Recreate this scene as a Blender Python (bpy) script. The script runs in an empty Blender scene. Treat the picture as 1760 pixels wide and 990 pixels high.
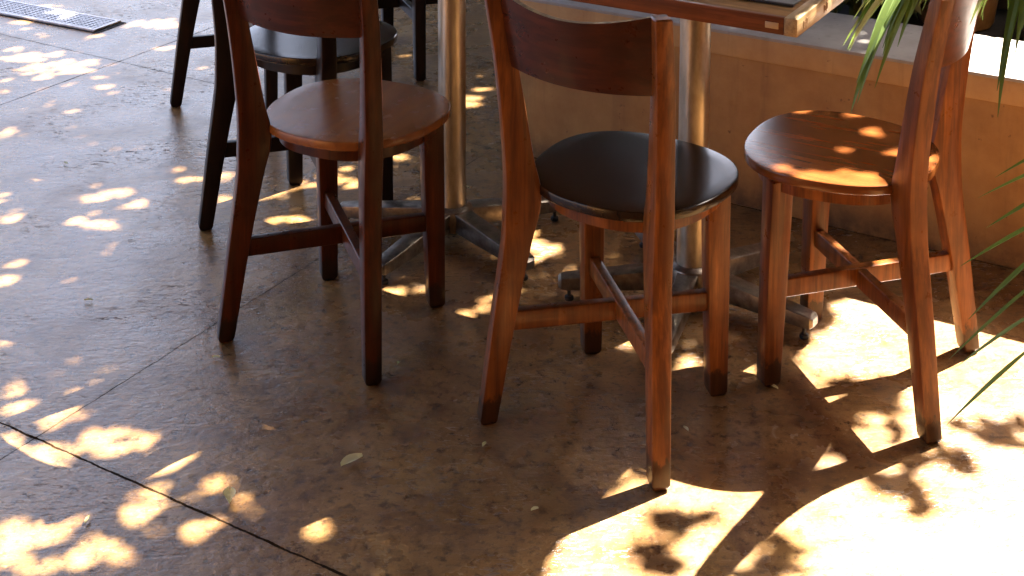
import bpy, bmesh, math, random
import numpy as np
from mathutils import Matrix, Vector
R = math.radians
random.seed(7); rng = np.random.default_rng(11)
C = bpy.context.scene.collection
scene = bpy.context.scene

# ------------------------------------------------------------------ camera, sky, sun, exposure
cd = bpy.data.cameras.new('camera'); cam = bpy.data.objects.new('camera', cd); C.objects.link(cam)
cd.sensor_width = 36; cd.lens = 48.15; cd.shift_x = -0.0129; cd.shift_y = -0.514
cd.clip_start = .05; cd.clip_end = 500
cam.matrix_world = Matrix.Translation((0, 0, 1.493)) @ Matrix.Rotation(math.pi/2-.10595, 4, 'X') @ Matrix.Rotation(.0032, 4, 'Z')
scene.camera = cam
SUN = Vector((.267, .231, .46)).normalized()           # towards the sun
elev = math.asin(SUN.z); azim = math.atan2(SUN.x, SUN.y)
w = bpy.data.worlds.new('World'); scene.world = w; w.use_nodes = True
nt = w.node_tree; bg = nt.nodes['Background']
sky = nt.nodes.new('ShaderNodeTexSky'); sky.sky_type = 'NISHITA'; sky.sun_disc = False
sky.sun_elevation = elev; sky.sun_rotation = azim; sky.air_density = .6; sky.dust_density = 5.0; sky.ozone_density = .3
nt.links.new(sky.outputs[0], bg.inputs[0]); bg.inputs[1].default_value = .06
sl = bpy.data.lights.new('sun', 'SUN'); sl.energy = 5.0; sl.angle = R(.48); sl.color = (1, .95, .86)
so = bpy.data.objects.new('sun', sl); C.objects.link(so); so.rotation_euler = SUN.to_track_quat('Z', 'Y').to_euler()
so.location = (3, 3, 8)
vs = scene.view_settings; vs.view_transform = 'Standard'; vs.look = 'None'; vs.exposure = 4.15; vs.gamma = 1; vs.use_curve_mapping = False
scene.cycles.max_bounces = 8; scene.cycles.diffuse_bounces = 5; scene.cycles.glossy_bounces = 4
scene.cycles.use_denoising = True

# ------------------------------------------------------------------ helpers
def tag(o, label=None, cat=None, group=None, kind=None):
    if label: o['label'] = label
    if cat: o['category'] = cat
    if group: o['group'] = group
    if kind: o['kind'] = kind
    return o
def empty(name, loc=(0, 0, 0), rz=0):
    o = bpy.data.objects.new(name, None); C.objects.link(o); o.location = loc; o.rotation_euler = (0, 0, rz)
    o.empty_display_size = .1
    return o
def obj(name, bm, mat, parent=None, smooth=True):
    bmesh.ops.recalc_face_normals(bm, faces=bm.faces)
    me = bpy.data.meshes.new(name); bm.to_mesh(me); bm.free()
    if smooth:
        me.polygons.foreach_set('use_smooth', [True]*len(me.polygons))
        me.set_sharp_from_angle(angle=R(28))
    for m in (mat if isinstance(mat, (list, tuple)) else [mat]): me.materials.append(m)
    o = bpy.data.objects.new(name, me); C.objects.link(o); o.parent = parent
    return o
def loft(bm, rings, cap=True, closed=True):
    V = [[bm.verts.new(p) for p in r] for r in rings]
    n = len(V[0])
    for a, b in zip(V, V[1:]):
        for i in range(n if closed else n-1):
            j = (i+1) % n
            bm.faces.new((a[i], a[j], b[j], b[i]))
    if cap:
        bm.faces.new(V[0][::-1]); bm.faces.new(V[-1])
    return V
def rsec(a, b, r, k=3):
    """rounded rectangle section, half sizes a, b, corner radius r"""
    out = []
    for cx, cy, t0 in ((a-r, b-r, 0), (-a+r, b-r, 90), (-a+r, -b+r, 180), (a-r, -b+r, 270)):
        for i in range(k+1):
            t = R(t0+90*i/k); out.append((cx+r*math.cos(t), cy+r*math.sin(t)))
    return out
def bar(bm, p, q, a, b, r=.003, up=Vector((0, 0, 1)), ends=.002):
    """a rounded bar from p to q: a half width sideways, b half height"""
    p, q = Vector(p), Vector(q); d = (q-p).normalized(); s = d.cross(up).normalized(); u = s.cross(d)
    L = (q-p).length
    rings = []
    for t, k in ((0, ends), (ends, 0), (L-ends, 0), (L, ends)):
        rings.append([p+d*t+s*x+u*y for x, y in rsec(a-k, b-k, r)])
    loft(bm, rings)
def box(bm, x0, x1, y0, y1, z0, z1, bev=.004, M=None):
    g = bmesh.ops.create_cube(bm, size=1)['verts']
    for v in g:
        v.co = Vector((x0+(v.co.x+.5)*(x1-x0), y0+(v.co.y+.5)*(y1-y0), z0+(v.co.z+.5)*(z1-z0)))
    if bev:
        es = list({e for v in g for e in v.link_edges})
        gg = bmesh.ops.bevel(bm, geom=es, offset=bev, segments=2, affect='EDGES', profile=.5)
        g = list({v for f in gg['faces'] for v in f.verts} | {v for v in g if v.is_valid})
    if M is not None:
        bmesh.ops.transform(bm, matrix=M, verts=g)
    return g
def lathe(bm, prof, n=40, cx=0, cy=0, cap=True):
    rings = [[(cx+r*math.cos(2*math.pi*i/n), cy+r*math.sin(2*math.pi*i/n), z) for i in range(n)] for r, z in prof]
    return loft(bm, rings, cap)
def copy_tree(o, parent=None):
    c = o.copy(); C.objects.link(c); c.parent = parent
    for ch in list(o.children): copy_tree(ch, c)
    return c

# ------------------------------------------------------------------ materials
class N:
    def __init__(s, name):
        s.m = bpy.data.materials.new(name); s.m.use_nodes = True; s.t = s.m.node_tree
        s.b = s.t.nodes['Principled BSDF']
    def n(s, kind, **kw):
        x = s.t.nodes.new(kind)
        for k, v in kw.items(): setattr(x, k, v)
        return x
    def l(s, a, b): s.t.links.new(a, b)
    def co(s, scale=(1, 1, 1), rot=(0, 0, 0), loc=(0, 0, 0), which='Object'):
        tc = s.n('ShaderNodeTexCoord'); mp = s.n('ShaderNodeMapping')
        mp.inputs['Scale'].default_value = scale; mp.inputs['Rotation'].default_value = rot; mp.inputs['Location'].default_value = loc
        s.l(tc.outputs[which], mp.inputs[0]); return mp.outputs[0]
    def noise(s, co, scale, detail=6, rough=.6, dist=0):
        x = s.n('ShaderNodeTexNoise'); x.inputs['Scale'].default_value = scale; x.inputs['Detail'].default_value = detail
        x.inputs['Roughness'].default_value = rough; x.inputs['Distortion'].default_value = dist
        s.l(co, x.inputs['Vector']); return x.outputs[0]
    def ramp(s, f, *st):
        x = s.n('ShaderNodeValToRGB'); e = x.color_ramp.elements
        while len(e) < len(st): e.new(.5)
        for el, (p, c) in zip(e, st):
            el.position = p; el.color = (c, c, c, 1) if isinstance(c, (int, float)) else (*c, 1)
        s.l(f, x.inputs[0]); return x.outputs[0]
    def mix(s, f, a, b, mode='MIX'):
        x = s.n('ShaderNodeMix', data_type='RGBA', blend_type=mode)
        for sock, v in ((x.inputs[0], f), (x.inputs[6], a), (x.inputs[7], b)):
            if isinstance(v, (int, float)): sock.default_value = v
            elif isinstance(v, tuple): sock.default_value = (*v, 1)
            else: s.l(v, sock)
        return x.outputs[2]
    def math(s, op, a, b=0, c=0):
        x = s.n('ShaderNodeMath', operation=op)
        for i, v in enumerate((a, b, c)):
            if isinstance(v, (int, float)): x.inputs[i].default_value = v
            else: s.l(v, x.inputs[i])
        return x.outputs[0]
    def bump(s, h, strength=.3, dist=.01):
        x = s.n('ShaderNodeBump'); x.inputs['Strength'].default_value = strength; x.inputs['Distance'].default_value = dist
        s.l(h, x.inputs['Height']); s.l(x.outputs[0], s.b.inputs['Normal'])
    def set(s, **kw):
        for k, v in kw.items():
            i = s.b.inputs[k.replace('_', ' ')]
            if isinstance(v, tuple): i.default_value = (*v, 1)
            elif isinstance(v, (int, float)): i.default_value = v
            else: s.l(v, i)
        return s.m

def wood(name, dark, light, rough=.3, coat=.25, axis='Z', wear=(.0, .0, .0), wamt=.0, grain=38, nick=.5, hi=True, blot=.55, spec=.3, rv=.22, foot_shade=False):
    k = N(name)
    sc = {'X': (.06, 1, 1), 'Y': (1, .06, 1), 'Z': (1, 1, .06)}[axis]
    co = k.co(sc); f = k.noise(co, grain, 8, .62, .6)
    col = k.ramp(f, (.32, dark), (.72, light))
    big = k.noise(k.co(), 9, 4, .6); col = k.mix(k.ramp(big, (.35, .0), (.7, blot)), col, tuple(.55*x for x in dark))
    nicks = k.noise(k.co({'X': (.3, 1, 1), 'Y': (1, .3, 1), 'Z': (1, 1, .3)}[axis]), 75, 3, .6)
    col = k.mix(k.ramp(nicks, (.73, 0), (.79, nick)), col, tuple(.25*x for x in dark))
    if hi: streak = k.noise(k.co(tuple(x*.5 for x in sc)), grain*3.2, 4, .7); col = k.mix(k.ramp(streak, (.42, .6), (.56, 0)), col, tuple(.45*x for x in dark))
    if wamt:
        wn = k.noise(k.co(), 24, 6, .7); col = k.mix(k.ramp(wn, (.5, 0), (.75, wamt)), col, wear)
    if foot_shade:  # dark foot band: floor shade put into the colour, edge broken by noise
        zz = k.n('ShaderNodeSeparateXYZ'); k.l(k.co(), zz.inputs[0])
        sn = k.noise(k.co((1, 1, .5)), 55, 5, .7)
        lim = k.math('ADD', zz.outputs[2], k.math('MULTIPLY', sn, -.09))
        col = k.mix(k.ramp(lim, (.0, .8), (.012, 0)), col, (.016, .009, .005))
    rr = k.ramp(k.noise(k.co(), 22, 5, .65), (.3, rough*(1-rv)), (.75, rough*(1+2*rv)))
    k.bump(f, .08, .002)
    return k.set(Base_Color=col, Roughness=rr, Specular_IOR_Level=spec, Coat_Weight=coat*.6, Coat_Roughness=.16)

M_leg = wood('varnished red brown wood', (.042, .0075, .0015), (.125, .027, .004), .32, .15, spec=.22, foot_shade=True)  # base colour darkened to carry the shade of the backlit left chair
M_leg_lit = wood('bounce lit varnished wood', (.12, .030, .005), (.34, .105, .018), .32, .15, spec=.25, foot_shade=True)  # same wood lightened to carry bounce light on centre and right chairs
M_leg_shaded = wood('shade darkened wood', (.009, .0036, .0022), (.024, .009, .0045), .38, .1, spec=.2)  # same wood blackened to carry the shade of the backlit rear chairs
M_seat = wood('orange brown seat veneer', (.19, .056, .011), (.29, .095, .019), .26, .3, 'Y', nick=.0, blot=.12, rv=.05, hi=False)
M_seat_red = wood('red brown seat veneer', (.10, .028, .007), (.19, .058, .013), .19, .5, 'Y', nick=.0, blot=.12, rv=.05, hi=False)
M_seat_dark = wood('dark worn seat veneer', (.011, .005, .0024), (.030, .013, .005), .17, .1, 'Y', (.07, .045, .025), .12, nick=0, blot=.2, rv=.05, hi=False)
M_panel_shaded = wood('shaded red bent plywood', (.045, .009, .0025), (.095, .019, .005), .3, .25, 'X')  # darkened copy, carries the shade on left and centre backrests
M_panel_lit = wood('lit red bent plywood', (.085, .019, .004), (.17, .040, .008), .32, .25, 'X')  # brighter copy, carries the light on the right chair's backrest
M_edge = wood('worn bare plywood edge', (.22, .13, .055), (.50, .36, .19), .6, 0, 'X', (.6, .48, .30), .7, 60)
M_pad = N('black rubber').set(Base_Color=(.012, .01, .009), Roughness=.7)
M_ttop = wood('honey coloured table board', (.30, .14, .045), (.46, .25, .09), .35, .15, 'X')
M_tband = wood('red brown table edge', (.20, .055, .016), (.27, .078, .022), .4, .1, 'X')
M_tend = wood('pale board end', (.42, .25, .10), (.62, .42, .20), .45, .1, 'Y')
M_plate = N('tan inlay').set(Base_Color=(.50, .30, .13), Roughness=.5)
M_ink = N('brown ink').set(Base_Color=(.28, .15, .06), Roughness=.7)

k = N('brushed steel pole'); co = k.co((1, 1, .03)); f = k.noise(co, 60, 5, .6)
smudge = k.noise(k.co((1, 1, .35)), 14, 5, .65)
k.bump(f, .05, .001)
M_pole = k.set(Base_Color=k.ramp(smudge, (.35, (.33, .27, .19)), (.6, (.58, .51, .41))), Metallic=1.0, Roughness=k.ramp(smudge, (.3, .44), (.7, .30)))
k = N('cast metal base'); f = k.noise(k.co(), 40, 6, .65)
k.bump(f, .15, .002)
M_base = k.set(Base_Color=k.ramp(f, (.3, (.09, .07, .055)), (.7, (.26, .22, .18))), Metallic=.85, Roughness=k.ramp(f, (.3, .42), (.7, .28)))
k = N('drain steel'); f = k.noise(k.co(), 50, 5, .6)
M_grate = k.set(Base_Color=k.ramp(f, (.3, (.34, .33, .34)), (.7, (.56, .55, .56))), Metallic=.6, Roughness=.42)
M_drain = N('drain pit').set(Base_Color=(.012, .011, .012), Roughness=.9)

# concrete floor: stain, pits, scratches, saw-cut joints
k = N('stained concrete floor'); P = k.co()
big = k.noise(P, 1.1, 5, .6, .4); mid = k.noise(P, 6, 7, .68, .3); fine = k.noise(P, 45, 8, .7); grit = k.noise(P, 260, 3, .6)
col = k.mix(k.ramp(big, (.32, 0), (.68, 1)), (.215, .110, .033), (.325, .185, .070))
col = k.mix(k.ramp(mid, (.36, .75), (.60, 0)), col, (.125, .055, .019))
col = k.mix(k.ramp(mid, (.60, 0), (.78, .5)), col, (.36, .245, .12))
col = k.mix(k.ramp(fine, (.37, .85), (.49, 0)), col, (.055, .027, .012))
spk = k.noise(k.co(loc=(1, 7, 2)), 95, 6, .7)
col = k.mix(k.ramp(spk, (.30, .7), (.40, 0)), col, (.05, .024, .011))
col = k.mix(k.ramp(spk, (.58, 0), (.70, .55)), col, (.40, .29, .165))
blt = k.noise(k.co(loc=(9, 3, 2)), 13, 7, .72, .5)
col = k.mix(k.ramp(blt, (.34, .7), (.50, 0)), col, (.085, .038, .015))
col = k.mix(k.ramp(fine, (.62, 0), (.75, .35)), col, (.36, .26, .17))
col = k.mix(k.ramp(grit, (.28, .5), (.40, 0)), col, (.07, .038, .022))
# dark flaked marks, stretched along the slabs
mk = k.noise(k.co((1, 3.2, 1), (0, 0, R(-20))), 34, 4, .62, 1.2)
msk = k.ramp(k.noise(P, 3.1, 3, .5), (.50, 0), (.62, 1))
marks = k.math('MULTIPLY', k.ramp(mk, (.585, 0), (.62, 1)), msk)
col = k.mix(k.math('MULTIPLY', marks, .8), col, (.075, .042, .026))
pale = k.noise(k.co(loc=(3, 1, 0)), 17, 5, .6, .8)
col = k.mix(k.ramp(pale, (.68, 0), (.75, .5)), col, (.40, .31, .22))
# joints, in the slab grid's own directions
rot = k.co((1, 1, 1), (0, 0, R(30.3)))
sx = k.n('ShaderNodeSeparateXYZ')
wob = k.noise(P, 28, 4, .6)
k.l(rot, sx.inputs[0])
wv = k.math('MULTIPLY', k.math('SUBTRACT', wob, .5), .008)
U, V = k.math('ADD', sx.outputs[0], wv), k.math('ADD', sx.outputs[1], wv)
wid = k.ramp(k.noise(P, 9, 5, .7), (.32, .0010), (.7, .0036))
def line(c, v0, f=1):
    d = k.math('ABSOLUTE', k.math('SUBTRACT', c, v0))
    return k.math('LESS_THAN', d, k.math('MULTIPLY', wid, f))
ju = line(U, -1.955, .45); ju = k.math('MAXIMUM', ju, line(U, -3.43, .8)); ju = k.math('MAXIMUM', ju, line(U, 1.3))
jv = line(V, 1.582); jv = k.math('MAXIMUM', jv, line(V, 3.172, .6)); jv = k.math('MAXIMUM', jv, line(V, .0)); 
j = k.math('MAXIMUM', ju, jv)
dj = k.math('MINIMUM', k.math('ABSOLUTE', k.math('SUBTRACT', U, -1.955)), k.math('MINIMUM', k.math('ABSOLUTE', k.math('SUBTRACT', V, 1.582)), k.math('ABSOLUTE', k.math('SUBTRACT', V, 3.172))))
dirt = k.math('MULTIPLY', k.ramp(dj, (0, .6), (.022, 0)), k.ramp(k.noise(P, 30, 5, .7), (.4, 0), (.62, 1)))
col = k.mix(dirt, col, (.05, .026, .013))
col = k.mix(k.math('MULTIPLY', j, .92), col, (.010, .006, .004))
hb = k.math('ADD', k.math('MULTIPLY', k.noise(k.co((1, 2.4, 1), (0, 0, R(-25))), 26, 5, .6, .8), .6), k.math('MULTIPLY', fine, .5))
hb = k.math('SUBTRACT', hb, k.math('MULTIPLY', j, 1.4)); hb = k.math('SUBTRACT', hb, k.math('MULTIPLY', marks, .35))
k.bump(hb, .32, .007)
rough = k.ramp(k.noise(P, 4.5, 5, .65), (.3, .17), (.72, .38))
rough = k.mix(k.math('MAXIMUM', j, marks), rough, (.8, .8, .8))
M_floor = k.set(Base_Color=col, Roughness=rough, Specular_IOR_Level=k.math('MULTIPLY', k.math('SUBTRACT', 1, k.math('MAXIMUM', j, k.math('MULTIPLY', dirt, .8))), .68))

def plaster(name, a, b, spot, sc=7):
    k = N(name); P = k.co(); f = k.noise(P, sc, 7, .65); g = k.noise(P, 60, 5, .65)
    col = k.mix(k.ramp(f, (.35, 0), (.7, 1)), a, b)
    pit = k.noise(k.co(loc=(5, 2, 1)), 42, 4, .55)
    col = k.mix(k.ramp(pit, (.69, 0), (.74, .7)), col, spot)
    drip = k.noise(k.co((6, 6, .7)), 4, 4, .6); col = k.mix(k.ramp(drip, (.55, 0), (.75, .35)), col, spot)
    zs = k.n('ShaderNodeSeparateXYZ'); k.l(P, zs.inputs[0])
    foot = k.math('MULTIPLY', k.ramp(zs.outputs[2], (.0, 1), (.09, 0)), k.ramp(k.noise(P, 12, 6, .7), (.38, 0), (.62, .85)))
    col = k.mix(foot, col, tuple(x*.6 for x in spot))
    k.bump(k.math('ADD', k.math('MULTIPLY', g, .5), f), .25, .006)
    return k.set(Base_Color=col, Roughness=.8)
M_wall = plaster('ochre brown plaster', (.30, .14, .04), (.42, .225, .07), (.11, .05, .022))
M_cap = plaster('ochre concrete kerb face', (.36, .19, .075), (.48, .29, .12), (.12, .06, .03))
M_ledge = plaster('grey concrete ledge', (.26, .22, .19), (.36, .31, .27), (.12, .09, .07))
M_pot = plaster('tan clay', (.34, .20, .10), (.42, .26, .14), (.2, .11, .05), 5)
M_soil = plaster('dark soil', (.012, .009, .007), (.025, .018, .012), (.006, .005, .004), 20)

def leafmat(name, a, b, rough=.45, trans=0):
    k = N(name); f = k.noise(k.co(), 3.5, 3, .6); g = k.noise(k.co(), 40, 3, .6)
    col = k.mix(k.ramp(f, (.3, 0), (.7, 1)), a, b); col = k.mix(k.ramp(g, (.55, 0), (.75, .4)), col, tuple(x*.5 for x in a))
    if trans:
        m = k.set(Base_Color=col, Roughness=rough)
        tr = k.n('ShaderNodeBsdfTranslucent'); k.l(col, tr.inputs[0]); ms = k.n('ShaderNodeMixShader'); ms.inputs[0].default_value = trans
        k.l(k.b.outputs[0], ms.inputs[1]); k.l(tr.outputs[0], ms.inputs[2]); k.l(ms.outputs[0], k.t.nodes['Material Output'].inputs[0])
        return m
    return k.set(Base_Color=col, Roughness=rough)
M_palm = leafmat('palm leaf green', (.05, .095, .014), (.12, .18, .03), .4, .25)
M_stem = leafmat('palm stalk', (.12, .13, .04), (.2, .19, .07), .5)
M_crown = leafmat('tree leaf green', (.035, .06, .018), (.06, .095, .028), .5)
M_added_hedge = leafmat('added hedge leaf green', (.03, .045, .015), (.055, .08, .025), .5)
M_bark = wood('bark', (.08, .055, .035), (.16, .11, .07), .85, 0)
M_dry = leafmat('dry pale leaf', (.70, .66, .40), (.82, .78, .52), .6)
M_mat = N('grey slate placemat').set(Base_Color=(.20, .20, .20), Roughness=.35)
M_matdark = N('dark printed mat').set(Base_Color=(.035, .03, .03), Roughness=.4)
M_white = N('white print').set(Base_Color=(.7, .68, .62), Roughness=.6)

# ------------------------------------------------------------------ the setting
bm = bmesh.new()
g = bmesh.ops.create_grid(bm, x_segments=8, y_segments=8, size=60)
fl = obj('concrete_floor', bm, M_floor, smooth=False); tag(fl, kind='structure')

UD = Vector((math.cos(R(-30.3)), math.sin(R(-30.3)), 0)); VD = Vector((math.sin(R(30.3)), math.cos(R(30.3)), 0))
def uv(u, v, z=0): return UD*u + VD*v + Vector((0, 0, z))
MUV = Matrix(((UD.x, VD.x, 0, 0), (UD.y, VD.y, 0, 0), (0, 0, 1, 0), (0, 0, 0, 1)))
rzU = R(-30.3)

# low planter wall behind the table: face, concrete kerb band, grey ledge
wall = empty('planter_wall', uv(-1.93, 3.17), rzU)
tag(wall, 'low ochre plaster planter wall with grey concrete ledge behind the table', 'wall')
bm = bmesh.new(); box(bm, .01, 6, .008, .29, -.02, .388, .004); obj('wall_face', bm, M_wall, wall)
bm = bmesh.new(); box(bm, .0, 6.01, 0, .296, .385, .444, .007)
cap = obj('kerb_band', bm, M_cap, wall)
bm = bmesh.new()
box(bm, -.002, 6.012, .001, .30, .441, .451, .004)
obj('ledge_top', bm, M_ledge, wall)
bm = bmesh.new(); box(bm, .05, 6, .30, 1.1, -.02, .30, 0); obj('soil', bm, M_soil, wall, False)
bm = bmesh.new(); box(bm, .0, 6, 1.1, 1.25, -.02, .50, .005); obj('rear_kerb', bm, M_soil, wall)

# ------------------------------------------------------------------ drain grating
gr = empty('drain_grate', (-1.515, 4.85, 0), R(180-27.0))
tag(gr, 'slotted grey metal drain grating set in the concrete floor', 'drain grate')
L = 1.5; W2 = .062
bm = bmesh.new(); box(bm, -.02, L, -W2-.012, W2+.012, .0006, .0018, 0); obj('drain_channel', bm, M_drain, gr, False)
bm = bmesh.new()
for sgn in (-1, 1): box(bm, 0, L, sgn*W2-.006, sgn*W2+.006, .002, .010, .001)
box(bm, 0, .012, -W2+.0065, W2-.0065, .002, .0095, .001)
obj('frame', bm, M_grate, gr)
for i in range(5):
    x0 = .0125+.298*i
    bm = bmesh.new()
    for q in range(7):
        y = -W2+.0075+(q+.5)*(2*W2-.015)/7
        box(bm, x0, x0+.295, y-.0032, y+.0032, .003, .0085, 0)
    n = 14
    for q in range(n+1):
        x = x0+.001+q*.293/n; ww = .0022 if 0 < q < n else .005
        box(bm, x-ww, x+ww, -W2+.0065, W2-.0065, .0025, .0078, 0)
    obj('grid', bm, M_grate, gr, False)

# ------------------------------------------------------------------ chairs
def interp(T, z):
    zs = [r[0] for r in T]
    return [float(np.interp(z, zs, [r[i] for r in T])) for i in range(1, len(T[0]))]
def smooth_tab(T, n=34):
    """Catmull-Rom through the rows of T"""
    A = np.array(T, float); A = np.vstack([2*A[0]-A[1], A, 2*A[-1]-A[-2]]); out = []
    for i in range(1, len(A)-2):
        for t in np.linspace(0, 1, max(3, n//(len(T)-1)), endpoint=False):
            a, b, c, d = A[i-1:i+3]
            out.append(.5*((2*b)+(c-a)*t+(2*a-5*b+4*c-d)*t*t+(3*b-a-3*c+d)*t**3))
    out.append(A[-2]); return out
def leg_bm(tab, sx, sy):
    bm = bmesh.new(); o = Vector((sx*.7071, sy*.7071, 0)); p = Vector((-sy*.7071*sx*sx, sx*.7071, 0))
    rings = []
    rows = smooth_tab(tab)
    def ring(z, x, y, wd, t, s=1):
        c = Vector((sx*x, y, z))
        return [c+o*a*s+p*b*s for a, b in rsec(wd/2, t/2, .0035, 2)]
    z, x, y, wd, t = rows[0]
    rings.append(ring(0.0, x, y, wd, t, .62)); rings.append(ring(.004, x, y, wd, t, .86))
    for z, x, y, wd, t in rows:
        rings.append(ring(max(z, .011), x, y, wd, t))
    z, x, y, wd, t = rows[-1]
    rings.append(ring(z+.003, x, y, wd-.005, t-.005))
    loft(bm, rings); return bm
#        z, centre x, centre y, width along the leg's diagonal, thickness
REAR = [(.011, .178, -.160, .034, .034), (.2, .161, -.134, .043, .036), (.34, .147, -.112, .053, .037), (.40, .142, -.103, .066, .037), (.445, .142, -.101, .066, .037),
        (.50, .147, -.106, .055, .036), (.60, .154, -.117, .046, .035), (.70, .161, -.131, .040, .034), (.826, .169, -.156, .035, .031)]
FRONT = [(.011, .139, .158, .036, .037), (.2, .137, .154, .042, .041), (.36, .136, .150, .045, .044), (.418, .136, .149, .045, .044)]
def seat_outline(n=88, s=1.0, dz=0):
    pts = []
    for i in range(n):
        t = 2*math.pi*i/n; c, s_ = math.cos(t), math.sin(t); e = 2/2.35
        x = .189*math.copysign(abs(c)**e, c); y = .184*math.copysign(abs(s_)**e, s_)
        x *= 1+.075*y/.184
        pts.append((x, y))
    return pts
def make_chair(label, legm, seatm, panelm):
    root = empty('wooden_chair'); tag(root, label, 'chair', 'wooden bistro chairs on the patio')
    cy = .064
    O = seat_outline()
    bm = bmesh.new()
    def rg(off, z): 
        out = []
        for x, y in O:
            l = math.hypot(x, y); f = (l-off)/l; out.append((x*f, cy+y*f, z))
        return out
    rings = [rg(.012, .4305), rg(.003, .4310), rg(.0005, .4330), rg(0, .436), rg(0, .4470), rg(.0008, .4490), rg(.0022, .4500), rg(.006, .4503), rg(.035, .4500), rg(.08, .4492), rg(.13, .4488)]
    loft(bm, rings); obj('seat', bm, seatm, root)
    bm = bmesh.new()
    ri = [rg(.030, .4275), rg(.029, .400), rg(.047, .400), rg(.048, .4275)]
    V = loft(bm, ri, cap=False)
    for i in range(len(O)):
        jx = (i+1) % len(O); bm.faces.new((V[3][i], V[3][jx], V[0][jx], V[0][i]))
    obj('apron', bm, legm, root)
    for sx in (-1, 1):
        obj('rear_leg', leg_bm(REAR, sx, -1), legm, root)
        obj('front_leg', leg_bm(FRONT, sx, 1), legm, root)
    # crossed stretchers, halved over each other
    for sx, dz in ((-1, 0), (1, .0025)):
        bm = bmesh.new()
        bar(bm, (sx*.160, -.133, .193+dz), (-sx*.135, .152, .193+dz), .0105, .0185, .003, ends=.001)
        obj('stretcher', bm, legm, root)
    # curved back panel: bows to the rear, scooped along its top
    bm = bmesh.new(); nx, nz = 26, 8; rings = []
    for i in range(nx+1):
        t = -1+2*i/nx; ring_f, ring_b = [], []
        hw = .154
        for q in range(nz+1):
            s = q/nz
            zb = .682-.005*(1-t*t); zt = .8290-.026*(1-t*t)**1.3
            z = zb+(zt-zb)*s
            x = t*(hw+.012*s); yb = -.124-.026*s-.036*(1-t*t)
            th = .0065 if 0 < q < nz else .006
            ring_f.append((x, yb+th, z+(0 if 0 < q < nz else 0))); ring_b.append((x, yb-th, z))
        rings.append(ring_f+ring_b[::-1])
    loft(bm, rings)
    bp = obj('backrest', bm, [panelm, M_edge], root)
    for f in bp.data.polygons:
        if f.normal.z > .75: f.material_index = 1
    return root
ch_a = make_chair('red brown wooden chair left of the table, its seat pushed towards the first steel pole', M_leg, M_seat, M_panel_shaded)
ch_d = make_chair('very dark shaded chair partly hidden straight behind the left front chair', M_leg_shaded, M_seat_dark, M_leg_shaded)
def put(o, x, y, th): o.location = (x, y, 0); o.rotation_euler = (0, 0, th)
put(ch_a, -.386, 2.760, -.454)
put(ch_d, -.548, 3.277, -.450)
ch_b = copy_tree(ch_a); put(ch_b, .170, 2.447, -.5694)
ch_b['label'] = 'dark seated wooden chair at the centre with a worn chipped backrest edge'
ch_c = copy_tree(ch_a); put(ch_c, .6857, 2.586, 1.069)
ch_c['label'] = 'reddish chair standing in bright sun at the end of the table by the palm leaves'
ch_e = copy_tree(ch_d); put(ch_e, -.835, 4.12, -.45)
ch_e['label'] = 'shaded dark chair of which only one leg and stretcher show near the drain grating'
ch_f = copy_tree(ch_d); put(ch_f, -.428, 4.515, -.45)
ch_f['label'] = 'shaded dark chair farthest back, its legs seen beside the first steel pole'
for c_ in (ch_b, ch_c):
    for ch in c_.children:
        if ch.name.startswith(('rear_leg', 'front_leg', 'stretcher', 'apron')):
            ch.material_slots[0].link = 'OBJECT'; ch.material_slots[0].material = M_leg_lit
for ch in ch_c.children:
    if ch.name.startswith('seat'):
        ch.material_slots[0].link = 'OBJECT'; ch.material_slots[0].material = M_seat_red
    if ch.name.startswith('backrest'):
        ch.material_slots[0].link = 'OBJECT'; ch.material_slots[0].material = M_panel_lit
for ch in ch_b.children:
    if ch.name.startswith('seat'):
        ch.material_slots[0].link = 'OBJECT'; ch.material_slots[0].material = M_seat_dark

# ------------------------------------------------------------------ table
zb = .722; cu, cv = uv(0, 0), 0
corner = Vector((.503, 2.459, 0)); u1 = corner.dot(UD); v0 = corner.dot(VD); v1 = v0+.50; TL = 1.36
tab = empty('restaurant_table', uv(u1-TL/2, (v0+v1)/2), rzU)
tag(tab, 'long honey coloured wooden table on two round steel poles', 'table')
hw = (v1-v0)/2; hl = TL/2
bm = bmesh.new(); box(bm, -hl+.026, hl-.026, -hw+.0125, hw-.0125, zb, zb+.032, .0015); obj('tabletop', bm, M_ttop, tab)
for s in (-1, 1):
    bm = bmesh.new(); box(bm, -hl+.026, hl-.026, s*hw-(.012 if s > 0 else 0), s*hw+(.012 if s < 0 else 0), zb-.001, zb+.0325, .0012); b_ = obj('edge_band', bm, M_tband, tab)
    bm = bmesh.new(); box(bm, *((hl-.0255, hl) if s > 0 else (-hl, -hl+.0255)), -hw-.0005, hw+.0005, zb-.0015, zb+.033, .0015)
    e_ = obj('end_strip', bm, M_tend, tab)
    if s > 0:
        for gx in (.0, .12):
            bm = bmesh.new()
            for q in range(4):
                y = -hw+.035+gx+q*.0065
                box(bm, hl+.0002, hl+.0012, y, y+.002, zb+.007+.003*(q % 2), zb+.025-.003*((q+1) % 3), 0)
            obj('dowel_mark', bm, M_ink, e_, False)
bm = bmesh.new(); box(bm, hl-.062, hl-.036, -hw-.0016, -hw+.001, zb+.009, zb+.021, .0006); obj('label_plate', bm, M_plate, tab)
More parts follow.
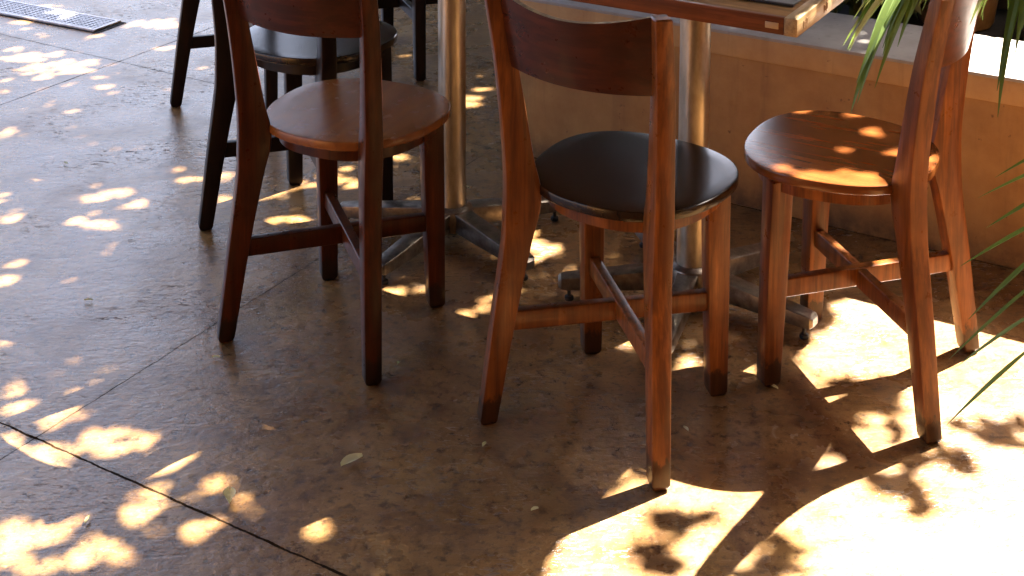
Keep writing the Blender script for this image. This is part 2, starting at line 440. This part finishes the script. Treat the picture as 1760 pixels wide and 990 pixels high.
for (px, py, a0) in ((-.172, 3.165, -50), (.368, 2.868, -36)):
    loc = tab.matrix_world
    d = Vector((px, py, 0))-tab.location; lx, ly = d.dot(UD), d.dot(VD)
    bm = bmesh.new(); lathe(bm, [(.033, .075), (.033, zb-.012)], 48, lx, ly)
    po = obj('pole', bm, M_pole, tab)
    bm = bmesh.new(); lathe(bm, [(.09, zb-.013), (.095, zb-.011), (.095, zb-.001)], 40, lx, ly); obj('mounting_plate', bm, M_base, po)
    bm = bmesh.new()
    lathe(bm, [(.043, .028), (.05, .034), (.052, .07), (.047, .082), (.036, .088)], 40, lx, ly)
    hub = obj('hub', bm, M_base, tab)
    for q in range(5):
        a = R(a0+72*q+30.3); dx, dy = math.cos(a), math.sin(a); o_ = Vector((lx, ly, 0))
        bm = bmesh.new(); rings = []
        for t, hw_, zt, zlo in ((.035, .024, .080, .034), (.10, .023, .075, .032), (.2, .021, .064, .030), (.272, .019, .057, .029), (.286, .017, .055, .030), (.292, .012, .050, .034)):
            c = o_+Vector((dx*t, dy*t, (zt+zlo)/2)); sd = Vector((-dy, dx, 0))
            rings.append([c+sd*x+Vector((0, 0, y)) for x, y in rsec(hw_, (zt-zlo)/2, .003)])
        loft(bm, rings); arm = obj('base_arm', bm, M_base, tab)
        bm = bmesh.new(); cx_, cy_ = lx+dx*.268, ly+dy*.268
        lathe(bm, [(.009, 0), (.010, .003), (.0095, .008), (.004, .010), (.0042, .033)], 16, cx_, cy_); obj('levelling_foot', bm, M_pad, arm)

# things lying on the table
def flat_thing(name, label, cat, lx0, lx1, ly0, ly1, th, mat):
    r = empty(name, tab.location+UD*((lx0+lx1)/2)+VD*((ly0+ly1)/2)+Vector((0, 0, zb+.0335)), rzU); tag(r, label, cat)
    bm = bmesh.new(); a, b = (lx1-lx0)/2, (ly1-ly0)/2; box(bm, -a, a, -b, b, 0, th, .001); obj('mat_sheet', bm, mat, r)
    return r, a, b
m1, a, b = flat_thing('placemat', 'smooth grey slate placemat near the sunny end of the table', 'placemat', hl-.25, hl-.035, -hw+.075, hw-.03, .004, M_mat)
for s in (-1, 1):
    bm = bmesh.new(); box(bm, -a-.001, a+.001, s*b-.003, s*b+.003, -.0003, .0048, .0008); obj('mat_edge', bm, M_matdark, m1)
m2, a, b = flat_thing('menu_card', 'dark printed card with a row of pale marks lying on the table', 'menu card', hl-.56, hl-.375, -hw+.045, hw-.06, .003, M_matdark)
bm = bmesh.new()
x = -a+.012
while x < a-.012:
    wq = random.uniform(.003, .007); box(bm, x, x+wq, -b+.008, -b+.014+random.uniform(-.001, .002), .0032, .0036, 0); x += wq+random.uniform(.0015, .003)
obj('print_marks', bm, M_white, m2, False)

# ------------------------------------------------------------------ palm to the right of the table
palm = empty('potted_palm', (1.62, 2.0, 0)); tag(palm, 'green palm leaning in from the right with long drooping narrow leaflets', 'palm')
def bez(p, t):
    a, b, c, d = [Vector(x) for x in p]; s = 1-t
    return a*s**3+b*3*s*s*t+c*3*s*t*t+d*t**3
def frond(pts, n=34, ll=.30, seed=0, droop=.5, t0=.3, wmax=.009, both=True, side=None, sdv=None):
    rd = random.Random(seed); bm = bmesh.new()
    org = Vector(palm.location)
    P = [bez(pts, i/40) for i in range(41)]
    rings = []
    for i in range(0, 41):
        d = (P[min(i+1, 40)]-P[max(i-1, 0)]).normalized(); s = d.cross(Vector((0, 0, 1))).normalized(); u = s.cross(d)
        r = .009*(1-i/40)+.0016
        rings.append([P[i]-org+s*r*math.cos(k*math.pi/3)+u*r*math.sin(k*math.pi/3) for k in range(6)])
    loft(bm, rings); stalk = obj('frond_stalk', bm, M_stem, palm)
    bm = bmesh.new()
    for i in range(n):
        t = t0+(1-t0)*i/(n-1); p = bez(pts, t); d = (bez(pts, min(1, t+.02))-bez(pts, max(0, t-.02))).normalized()
        sd = d.cross(Vector((0, 0, 1)))
        if sdv: sd = Vector(sdv)
        if sd.length < .05: sd = Vector((0, 1, 0))
        sd.normalize()
        for sg in ((-1, 1) if side is None else (side,)):
            prof = math.sin(math.pi*min(1, .18+.8*(1-abs(t-.55))))
            l = ll*(.55+.45*prof)*rd.uniform(.8, 1.15); wd = wmax*rd.uniform(.7, 1.15)
            dirv = (sd*sg*rd.uniform(.55, .85)+d*rd.uniform(.6, .9)).normalized()
            if sdv: dirv = (sd*rd.uniform(.8, 1)+d*(rd.uniform(.1, .35)+.75*max(0, (t-t0)/(1-t0))**2)+Vector((0, rd.uniform(-.2, .2), 0))).normalized()
            q = p.copy(); prev = None; m = 8; nrm = dirv.cross(d).normalized()
            dr = droop*rd.uniform(.7, 1.4)
            for s in range(m+1):
                f = s/m; ww = wd*(math.sin(math.pi*min(1, .12+f*.9)))**.8*(1-f*.35)+.0004
                side_v = dirv.cross(Vector((0, 0, 1))); side_v = side_v.normalized() if side_v.length > .05 else Vector((1, 0, 0))
                fold = Vector((0, 0, ww*.45))
                row = [bm.verts.new(q-org-side_v*ww+fold), bm.verts.new(q-org), bm.verts.new(q-org+side_v*ww+fold)]
                if prev:
                    bm.faces.new((prev[0], prev[1], row[1], row[0])); bm.faces.new((prev[1], prev[2], row[2], row[1]))
                prev = row
                dirv = (dirv+Vector((0, 0, -dr*l/m*4.2*(.4+f)))).normalized(); q = q+dirv*l/m
    obj('leaflets', bm, M_palm, stalk)
B = (1.60, 2.02, .35)
frond([B, (1.35, 2.06, 1.15), (.80, 2.12, 1.28), (.60, 2.16, .90)], 54, .25, 3, .5, .40, .0085)
frond([B, (1.40, 2.10, 1.2), (.90, 2.14, 1.36), (.665, 2.18, .97)], 40, .25, 23, .5, .42, .008)
frond([B, (1.40, 2.05, 1.2), (.84, 2.0, 1.12), (.775, 2.0, .37)], 17, .18, 5, .10, .56, .0056, side=1, sdv=(-1, 0, 0))
frond([B, (1.45, 2.0, 1.3), (1.0, 2.03, 1.50), (.765, 2.06, .98)], 44, .24, 31, .8, .42, .008)
frond([B, (1.75, 2.0, 1.2), (2.1, 1.9, 1.6), (2.5, 1.8, 1.2)], 26, .3, 12, .5)
frond([B, (1.7, 1.8, 1.2), (1.9, 1.4, 1.6), (2.0, 1.1, 1.2)], 26, .3, 14, .5)
bm = bmesh.new(); lathe(bm, [(.13, 0), (.15, .01), (.2, .36), (.21, .38), (.185, .38), (.18, .34)], 40); obj('pot', bm, M_pot, palm)

# tan pot on the far side of the ledge
pt = empty('clay_pot', (1.28, 3.96, .30)); tag(pt, 'tan clay pot standing behind the sunlit ledge at the right', 'plant pot')
bm = bmesh.new(); lathe(bm, [(.10, 0), (.108, .012), (.155, .36), (.17, .365), (.17, .42), (.15, .42), (.14, .38)], 44); obj('pot_body', bm, M_pot, pt)
bm = bmesh.new(); lathe(bm, [(.141, .379), (.07, .385), (.001, .388)], 32); obj('pot_soil', bm, M_soil, pt)
def leaf_cloud(n, center_fn, size, rd, flat=.5):
    """many small pointed leaves as one mesh: returns verts, faces"""
    ctr = center_fn(n); n = len(ctr)
    yaw = rd.uniform(0, 2*np.pi, n); pit = rd.normal(0, flat, n); rol = rd.normal(0, flat, n)
    L = size*rd.uniform(.7, 1.25, n); W = L*rd.uniform(.26, .34, n)
    cy, sy, cp, sp, cr, sr = np.cos(yaw), np.sin(yaw), np.cos(pit), np.sin(pit), np.cos(rol), np.sin(rol)
    ax = np.stack([cy*cp, sy*cp, sp], -1)
    bx0 = np.stack([-sy, cy, 0*cy], -1); nx = np.cross(ax, bx0)
    bx = bx0*cr[:, None]+nx*sr[:, None]; nn = np.cross(ax, bx)
    sh = [(-.5, 0, 0), (-.18, .9, .10), (.18, .85, .10), (.5, 0, -.05), (.18, -.85, .10), (-.18, -.9, .10)]
    V = np.stack([ctr+ax*(a*L)[:, None]+bx*(b*W)[:, None]+nn*(c*L)[:, None] for a, b, c in sh], 1)
    return V
def leaf_mesh(name, V, mat, parent):
    n = len(V); me = bpy.data.meshes.new(name)
    base = np.arange(n)[:, None]*6
    F = np.concatenate([base+np.array([0, 1, 2, 3]), base+np.array([0, 3, 4, 5])], 0)
    org = np.array(parent.matrix_basis.translation) if parent else 0
    me.from_pydata((V.reshape(-1, 3)-org).tolist(), [], F.tolist()); me.materials.append(mat)
    o = bpy.data.objects.new(name, me); C.objects.link(o); o.parent = parent
    return o
def blob(n, c, r):
    d = rng.normal(0, 1, (n, 3)); d /= np.linalg.norm(d, axis=1)[:, None]
    return np.array(c)+d*np.array(r)*(rng.uniform(.25, 1, n)**.4)[:, None]
ptl = leaf_mesh('pot_leaves', leaf_cloud(260, lambda n: blob(n, (1.28, 3.96, .80), (.12, .10, .10)), .07, rng, .6), M_palm, pt)
for q, (dx, dy, zt, wd) in enumerate(((-.10, -.24, .47, .004), (-.06, -.27, .42, .003), (-.02, -.25, .50, .005), (.03, -.28, .46, .0035), (.08, -.24, .43, .004), (.13, -.27, .52, .005), (-.13, -.18, .56, .006), (.17, -.20, .48, .004), (.0, -.2, .58, .006), (-.17, -.24, .46, .003))):
    bm = bmesh.new(); rows = []
    for i in range(13):
        t = i/12; p = Vector((0, 0, .40))*(1-t)**2+Vector((dx*.8, dy*1.9, .74))*2*t*(1-t)+Vector((dx*1.1, dy*2.3, zt-.30))*t*t
        ww = wd*(math.sin(math.pi*(.12+.86*t)))**.7+.0004
        rows.append([p+Vector((-ww, 0, .001)), p, p+Vector((ww, 0, .001))])
    loft(bm, rows, cap=False, closed=False); obj('trailing_leaf', bm, M_palm, pt)
# added dark shrubs in the planter and a taller hedge beyond, for dark reflections
for i, (u, v, h, rr, lab) in enumerate(((-1.1, 3.95, 1.02, .34, 'dark leafy shrub added in the planter near the left end of the low wall'), (-.2, 4.05, .66, .38, 'dark leafy shrub added in the planter behind the end of the table'), (.75, 4.05, 1.05, .36, 'dark leafy shrub added in the planter right of the clay pot'))):
    r = empty('added_planter_shrub', uv(u, v, .30)); tag(r, lab, 'shrub', 'added shrubs in the planter')
    c = uv(u, v, .30+h*.42)
    leaf_mesh('added_foliage', leaf_cloud(2200, lambda n: blob(n, c, (rr*1.15, rr*1.15, h*.42)), .075, rng, .7), M_added_hedge, r)
    bm = bmesh.new()
    for q in range(5):
        a = q*1.3; bar(bm, (0, 0, 0), (.16*math.cos(a), .16*math.sin(a), h*.55), .008, .008, .003, up=Vector((0, 1, .3)).normalized())
    obj('added_stems', bm, M_bark, r)
hd = empty('added_tall_hedge', uv(.4, 6.6)); tag(hd, 'unseen tall dark green hedge added beyond the planter for dark reflections', 'hedge')
def added_hedge_pts(n):
    u = rng.uniform(-5.6, 5.5, n); v = 6.9+rng.normal(0, .3, n); z = rng.uniform(0, 4.1, n)
    q = u[:, None]*np.array(UD)+v[:, None]*np.array(VD)+z[:, None]*np.array([0, 0, 1.])
    az = q[:, 0]/q[:, 1]
    return q[(az > -.20) & ~((az > .115) & (az < .195) & (z > 1.3))]  # added hedge cut open so sky sheen reaches seats and left floor
leaf_mesh('added_foliage', leaf_cloud(26000, added_hedge_pts, .18, rng, .8), M_added_hedge, hd)

# ------------------------------------------------------------------ shade tree over the patio (above the frame)
S3 = np.array([.267, .231, .46])/.46                       # floor point + S3*z lies on the same sun ray
HO = """-0.871,2.422,0.049,0.035;-0.862,2.288,0.072,0.053;-0.753,2.355,0.064,0.037;-0.688,2.332,0.021,0.016;-0.989,2.504,0.025,0.027;-0.954,2.455,0.028,0.012;-0.937,2.322,0.042,0.046;-0.615,2.294,0.021,0.007;-0.621,2.278,0.021,0.021;-0.641,2.164,0.037,0.043;-0.631,2.2,0.02,0.024;-0.534,2.211,0.022,0.015;-0.539,2.107,0.027,0.022;-0.51,2.117,0.017,0.012;-0.437,2.029,0.017,0.019;-0.42,2.009,0.016,0.016;-0.336,2.109,0.017,0.012;-0.349,2.143,0.017,0.005;-0.81,2.087,0.057,0.03;-0.829,2.038,0.037,0.032;-0.744,2.021,0.078,0.028;-0.685,2.053,0.051,0.028;-0.644,2.039,0.023,0.018;-0.767,2.116,0.038,0.012;-0.837,2.108,0.029,0.03;-1.107,3.38,0.036,0.029;-1.072,3.413,0.036,0.026;-1.041,3.42,0.03,0.022;-0.985,3.346,0.033,0.018;-1.279,3.263,0.029,0.031;-1.171,2.949,0.029,0.02;-1.1,2.736,0.022,0.032;-1.108,3.248,0.02,0.014;-1.5,3.827,0.03,0.028;-1.036,3.222,0.036,0.007;-0.937,3.568,0.013,0.008;-1.064,2.69,0.014,0.015;-1.165,3.03,0.021,0.012;-1.623,4.383,0.067,0.043;-1.506,4.407,0.05,0.037;-1.563,4.349,0.095,0.024;-1.457,4.373,0.05,0.03;-1.684,4.526,0.039,0.033;-1.6,4.54,0.03,0.033;-1.734,4.501,0.035,0.026;-1.365,4.919,0.09,0.045;-1.296,4.862,0.051,0.029;-1.41,4.89,0.043,0.022;-1.559,4.309,0.038,0.018;-1.542,4.455,0.058,0.025;-1.762,4.601,0.032,0.027;-1.649,4.484,0.049,0.026;-1.233,4.619,0.02,0.02;-1.464,4.455,0.039,0.019;-1.722,4.747,0.037,0.021;-1.856,4.914,0.038,0.023;-1.516,4.749,0.029,0.014;-1.749,5.175,0.04,0.033;-1.753,5.019,0.057,0.047;-1.71,4.989,0.035,0.039;-1.822,5.126,0.053,0.025;-1.333,4.217,0.026,0.011;-0.874,3.499,0.037,0.015;-0.805,3.538,0.025,0.016;-0.772,3.386,0.03,0.018;-0.626,3.453,0.043,0.022;-0.568,3.471,0.028,0.019;-0.481,3.513,0.04,0.019;-0.452,3.465,0.028,0.015;-0.579,3.265,0.049,0.023;-0.62,3.255,0.026,0.02;-0.671,3.409,0.03,0.022;-0.318,3.788,0.012,0.022;-0.348,3.665,0.015,0.012;-0.54,3.249,0.026,0.02;-0.684,3.398,0.015,0.018;-0.482,3.579,0.022,0.012;-0.42,3.66,0.019,0.012;-0.529,3.521,0.025,0.015;-0.127,2.795,0.03,0.017;-0.305,2.88,0.021,0.016;-0.284,2.896,0.013,0.011;-0.238,2.912,0.008,0.021;0.035,3.142,0.031,0.012;0.007,3.179,0.014,0.012;0.062,3.115,0.012,0.021;0.007,3.117,0.014,0.015;0.016,3.058,0.014,0.014;0.13,2.979,0.015,0.014;0.214,2.684,0.008,0.009;0.324,2.592,0.014,0.013;0.445,2.584,0.015,0.013;0.188,2.228,0.014,0.013;0.169,2.241,0.014,0.015;-0.373,3.588,0.013,0.012;-0.191,4.811,0.034,0.028;-0.171,4.397,0.035,0.041;-0.159,4.217,0.033,0.021;-0.161,4.133,0.036,0.026;-0.171,4.066,0.025,0.015;-0.161,4.903,0.017,0.071;-0.197,4.456,0.027,0.03;-0.136,4.368,0.019,0.029;-0.542,4.405,0.046,0.041;-0.596,4.381,0.034,0.023;-0.197,5.067,0.035,0.023;0.655,2.421,0.035,0.017;0.653,2.369,0.021,0.013;0.622,2.375,0.015,0.013;0.589,2.478,0.02,0.008;0.546,2.284,0.019,0.017;0.683,2.833,0.023,0.015;0.714,2.858,0.02,0.01;0.685,2.788,0.022,0.012;0.569,2.613,0.019,0.013;0.55,2.579,0.023,0.013;0.572,2.548,0.023,0.013;0.635,2.322,0.017,0.005;0.318,2.254,0.049,0.022;0.377,2.25,0.035,0.019;0.282,2.262,0.022,0.014;0.23,2.281,0.022,0.014;0.45,2.472,0.017,0.01;0.52,2.345,0.016,0.015;0.508,2.283,0.022,0.017;0.468,2.362,0.009,0.015;0.541,3.255,0.009,0.011;0.562,3.215,0.011,0.01;0.589,3.17,0.015,0.02"""
gaps = [tuple(map(float, s.split(','))) for s in HO.split(';')]
POLY = [[(.062, 2.049), (.129, 2.165), (.263, 2.22), (.403, 2.216), (.415, 2.174), (.299, 1.909), (.037, 1.908)],
        [(.421, 2.151), (.59, 2.246), (.688, 2.305), (.742, 2.348), (.738, 2.40), (.735, 2.485), (.788, 2.58), (.579, 2.579), (.567, 2.633), (.666, 2.759), (.751, 2.853), (.885, 2.834), (1.061, 2.761), (1.195, 2.67), (1.9, 2.3), (1.9, 1.1), (.95, 1.1), (.88, 1.93), (.25, 1.93)],
        [(.713, 2.701), (.867, 3.173), (1.072, 3.175), (1.4, 2.7), (.962, 2.561)],
        [(.02, 1.58), (.24, 1.58), (.24, 1.84), (.02, 1.84)]]
KEEP = [(.268, 2.133, .035), (.224, 2.034, .03), (.815, 2.376, .02), (.858, 2.376, .022), (.906, 2.376, .02), (.718, 2.30, .03), (.764, 2.285, .022), (.661, 2.206, .025), (.635, 2.222, .02), (.382, 2.037, .03), (.397, 2.017, .02), (.423, 2.058, .02), (.615, 2.393, .03)]
def inpoly(P, poly):
    x, y = P[..., 0], P[..., 1]; r = np.zeros(x.shape, bool)
    for (x0, y0), (x1, y1) in zip(poly, poly[1:]+poly[:1]):
        c = ((y0 > y) != (y1 > y)); r ^= c & (x < (x1-x0)*(y-y0)/(y1-y0+1e-12)+x0)
    return r
rng = np.random.default_rng(5)
def canopy(n):
    f = np.stack([rng.uniform(-3.3, 2.4, n), rng.uniform(-.6, 6.4, n), np.zeros(n)], -1)
    z = rng.uniform(2.5, 3.3, n)
    return f+S3*z[:, None]
V = leaf_cloud(125000, canopy, .078, rng, .45)
G = V-S3*V[..., 2:3]; G = G[..., :2]                          # where each leaf's shade lands on the floor
ctr = G.mean(1); dead = np.zeros(len(V), bool)
for poly in POLY:
    dead |= inpoly(G, poly).any(1) | inpoly(ctr, poly)
for x, y, r in KEEP:
    near = np.hypot(ctr[:, 0]-x, ctr[:, 1]-y) < r
    idx = np.where(near)[0][:3]; dead[idx] = False
    near = (np.hypot(ctr[:, 0]-x, ctr[:, 1]-y) < 1.9*r) & ~near
    idx = np.where(near)[0]; dead[idx[::max(1, len(idx)//2)]] = False
poly6 = G
for gx, gy, ga, gb in gaps:
    ea, eb = max(ga-.017, .0095), max(gb-.015, .0085)
    idx = np.where((np.abs(ctr[:, 0]-gx) < .2) & (np.abs(ctr[:, 1]-gy) < .2) & ~dead)[0]
    for k_ in range(9):
        t = k_*math.pi/4; px, py = (gx, gy) if k_ == 8 else (gx+ea*math.cos(t), gy+eb*math.sin(t))
        Q = G[idx]; E = np.roll(Q, -1, 1)-Q; D = np.array([px, py])-Q
        cr_ = E[..., 0]*D[..., 1]-E[..., 1]*D[..., 0]
        inside = (cr_ > 0).all(1) | (cr_ < 0).all(1)
        dead[idx[inside]] = True
V = V[~dead]
# wide, looser crown added over the camera to cut sky light; the sunny corner stays clear of it
def outer(n):
    p = np.stack([rng.uniform(-1.6, 6.5, n), rng.uniform(-5, 8.5, n), rng.uniform(3.6, 5.2, n)], -1); return p
V2 = leaf_cloud(26000, outer, .26, rng, .5)
G2 = (V2-S3*V2[..., 2:3])[..., :2]
out2 = ((G2[..., 0] > -2.7) & (G2[..., 0] < 1.9) & (G2[..., 1] > 1.2) & (G2[..., 1] < 6.2)).any(1)
for poly in POLY: out2 |= inpoly(G2, poly).any(1)
V = np.concatenate([V, V2[~out2]])
tree = empty('shade_tree', (5.2, 6.6, 0)); tag(tree, 'broad leafy shade tree spreading its crown over the patio, with an outer crown added to cut sky light', 'tree')
leaf_mesh('crown', V, M_crown, tree)
bm = bmesh.new()
prof = [(.22, 0), (.17, .3), (.14, 1.4), (.12, 2.6), (.08, 3.5)]
lathe(bm, prof, 18)
obj('trunk', bm, M_bark, tree)
for tx, ty in ((2.2, 5.2), (1.2, 6.4), (3.2, 4.4), (3.4, 7.2)):
    bm = bmesh.new(); rings = []
    for i in range(9):
        t = i/8; p = Vector((0, 0, 2.5))*(1-t)**2+Vector((0, 0, 3.5))*2*t*(1-t)+Vector((tx-5.2, ty-6.6, 3.35))*t*t
        r = .075*(1-t)+.014
        rings.append([p+Vector((r*math.cos(a*math.pi/4), r*math.sin(a*math.pi/4)*.7, r*math.sin(a*math.pi/4)*.7)) for a in range(8)])
    loft(bm, rings); obj('limb', bm, M_bark, tree)

# ------------------------------------------------------------------ unseen building and side hedge, added to cut sky light
bld = empty('added_facade', (0, -2.2, 0)); tag(bld, 'unseen ochre building front added behind the camera to cut sky light', 'building')
bm = bmesh.new()
xs = [(-7, -2.6, 0, 4.6), (-1.6, 1.4, 0, 4.6), (3.4, 7, 0, 4.6), (-2.6, -1.6, 2.15, 4.6), (1.4, 3.4, 2.2, 4.6), (1.4, 3.4, 0, .9)]
for x0, x1, z0, z1 in xs: box(bm, x0, x1, -.25, 0, z0-.01, z1, 0)
obj('wall', bm, M_wall, bld, False)
bm = bmesh.new(); box(bm, -2.6, -1.6, -.16, -.11, 0, 2.15, .004); obj('added_door', bm, M_leg_shaded, bld)
bm = bmesh.new(); box(bm, 1.45, 3.35, -.14, -.12, .95, 2.15, 0); obj('added_window', bm, M_drain, bld)
bm = bmesh.new(); box(bm, -7.2, 7.2, -.4, 1.5, 4.602, 4.75, .01); obj('added_roof', bm, M_wall, bld)
h2 = empty('added_side_hedge', (5.6, 2, 0)); tag(h2, 'unseen leafy green hedge added right of the patio to cut sky light', 'hedge')
leaf_mesh('added_foliage', leaf_cloud(9000, lambda n: np.stack([5.6+rng.normal(0, .3, n), rng.uniform(-2.5, 7, n), rng.uniform(0, 2.6, n)], -1), .16, rng, .8), M_added_hedge, h2)

# ------------------------------------------------------------------ fallen leaves
def fallen(name, x, y, rz, L, W, curl, label, mat=M_dry):
    bm = bmesh.new(); rows = []
    n = 9
    for i in range(n):
        t = i/(n-1); w_ = W*math.sin(math.pi*(t*.93+.03))**.8*(1-.25*t)
        zc = .002+curl*math.sin(t*math.pi)*.5+curl*max(0, t-.6)
        rows.append([((t-.5)*L, -w_, zc+curl*.9), ((t-.5)*L, -w_*.5, zc+curl*.25), ((t-.5)*L, 0, zc), ((t-.5)*L, w_*.5, zc+curl*.3), ((t-.5)*L, w_, zc+curl)])
    loft(bm, rows, cap=False, closed=False)
    geom = bmesh.ops.solidify(bm, geom=bm.faces[:], thickness=.0006)
    o = obj(name, bm, mat); o.location = (x, y, .001); o.rotation_euler = (0, 0, rz); tag(o, label, 'leaf', 'fallen leaves on the floor'); return o
fallen('fallen_leaf', -.303, 2.279, R(35), .043, .012, .006, 'pale curled fallen leaf alone in the middle of the brown floor')
fallen('fallen_leaf', -.497, 2.177, R(100), .030, .012, .009, 'pale fallen leaf beside the sawn floor joint')
fallen('fallen_leaf', -.345, 3.36, R(10), .022, .006, .003, 'small pale leaf scrap between the table pole and the left chair')
fallen('fallen_leaf', .487, 2.52, R(-50), .022, .004, .003, 'tiny pale leaf scrap at the front foot of the sunlit chair')
LIT = [(-.62, 2.62, .016, 'brown leaf scrap on the floor left of the left front chair'), (-.07, 2.33, .012, 'tiny dry scrap on the floor before the centre chair'),
       (.30, 2.38, .014, 'small dry scrap under the centre chair'), (-.95, 2.85, .018, 'dry scrap on the pale floor far left of the chairs'),
       (-.25, 2.60, .011, 'crumb of dry leaf between the two front chairs'), (-1.25, 3.6, .02, 'dry scrap on the floor between the drain grating and the chairs'),
       (.02, 2.15, .013, 'dry crumb near the lower edge of the floor left of the bright sun patch'), (-.72, 2.12, .017, 'dry scrap among the sun spots at the near left corner'),
       (-.15, 3.45, .018, 'dry scrap on the floor beyond the first table base'), (.72, 2.98, .02, 'dry scrap at the foot of the low wall behind the sunlit chair'),
       (.5, 3.2, .022, 'dry scrap at the foot of the low wall behind the second table pole')]
for q, (x, y, L_, lb) in enumerate(LIT):
    fallen('leaf_scrap', x, y, q*1.1, L_, .004, .003, lb)
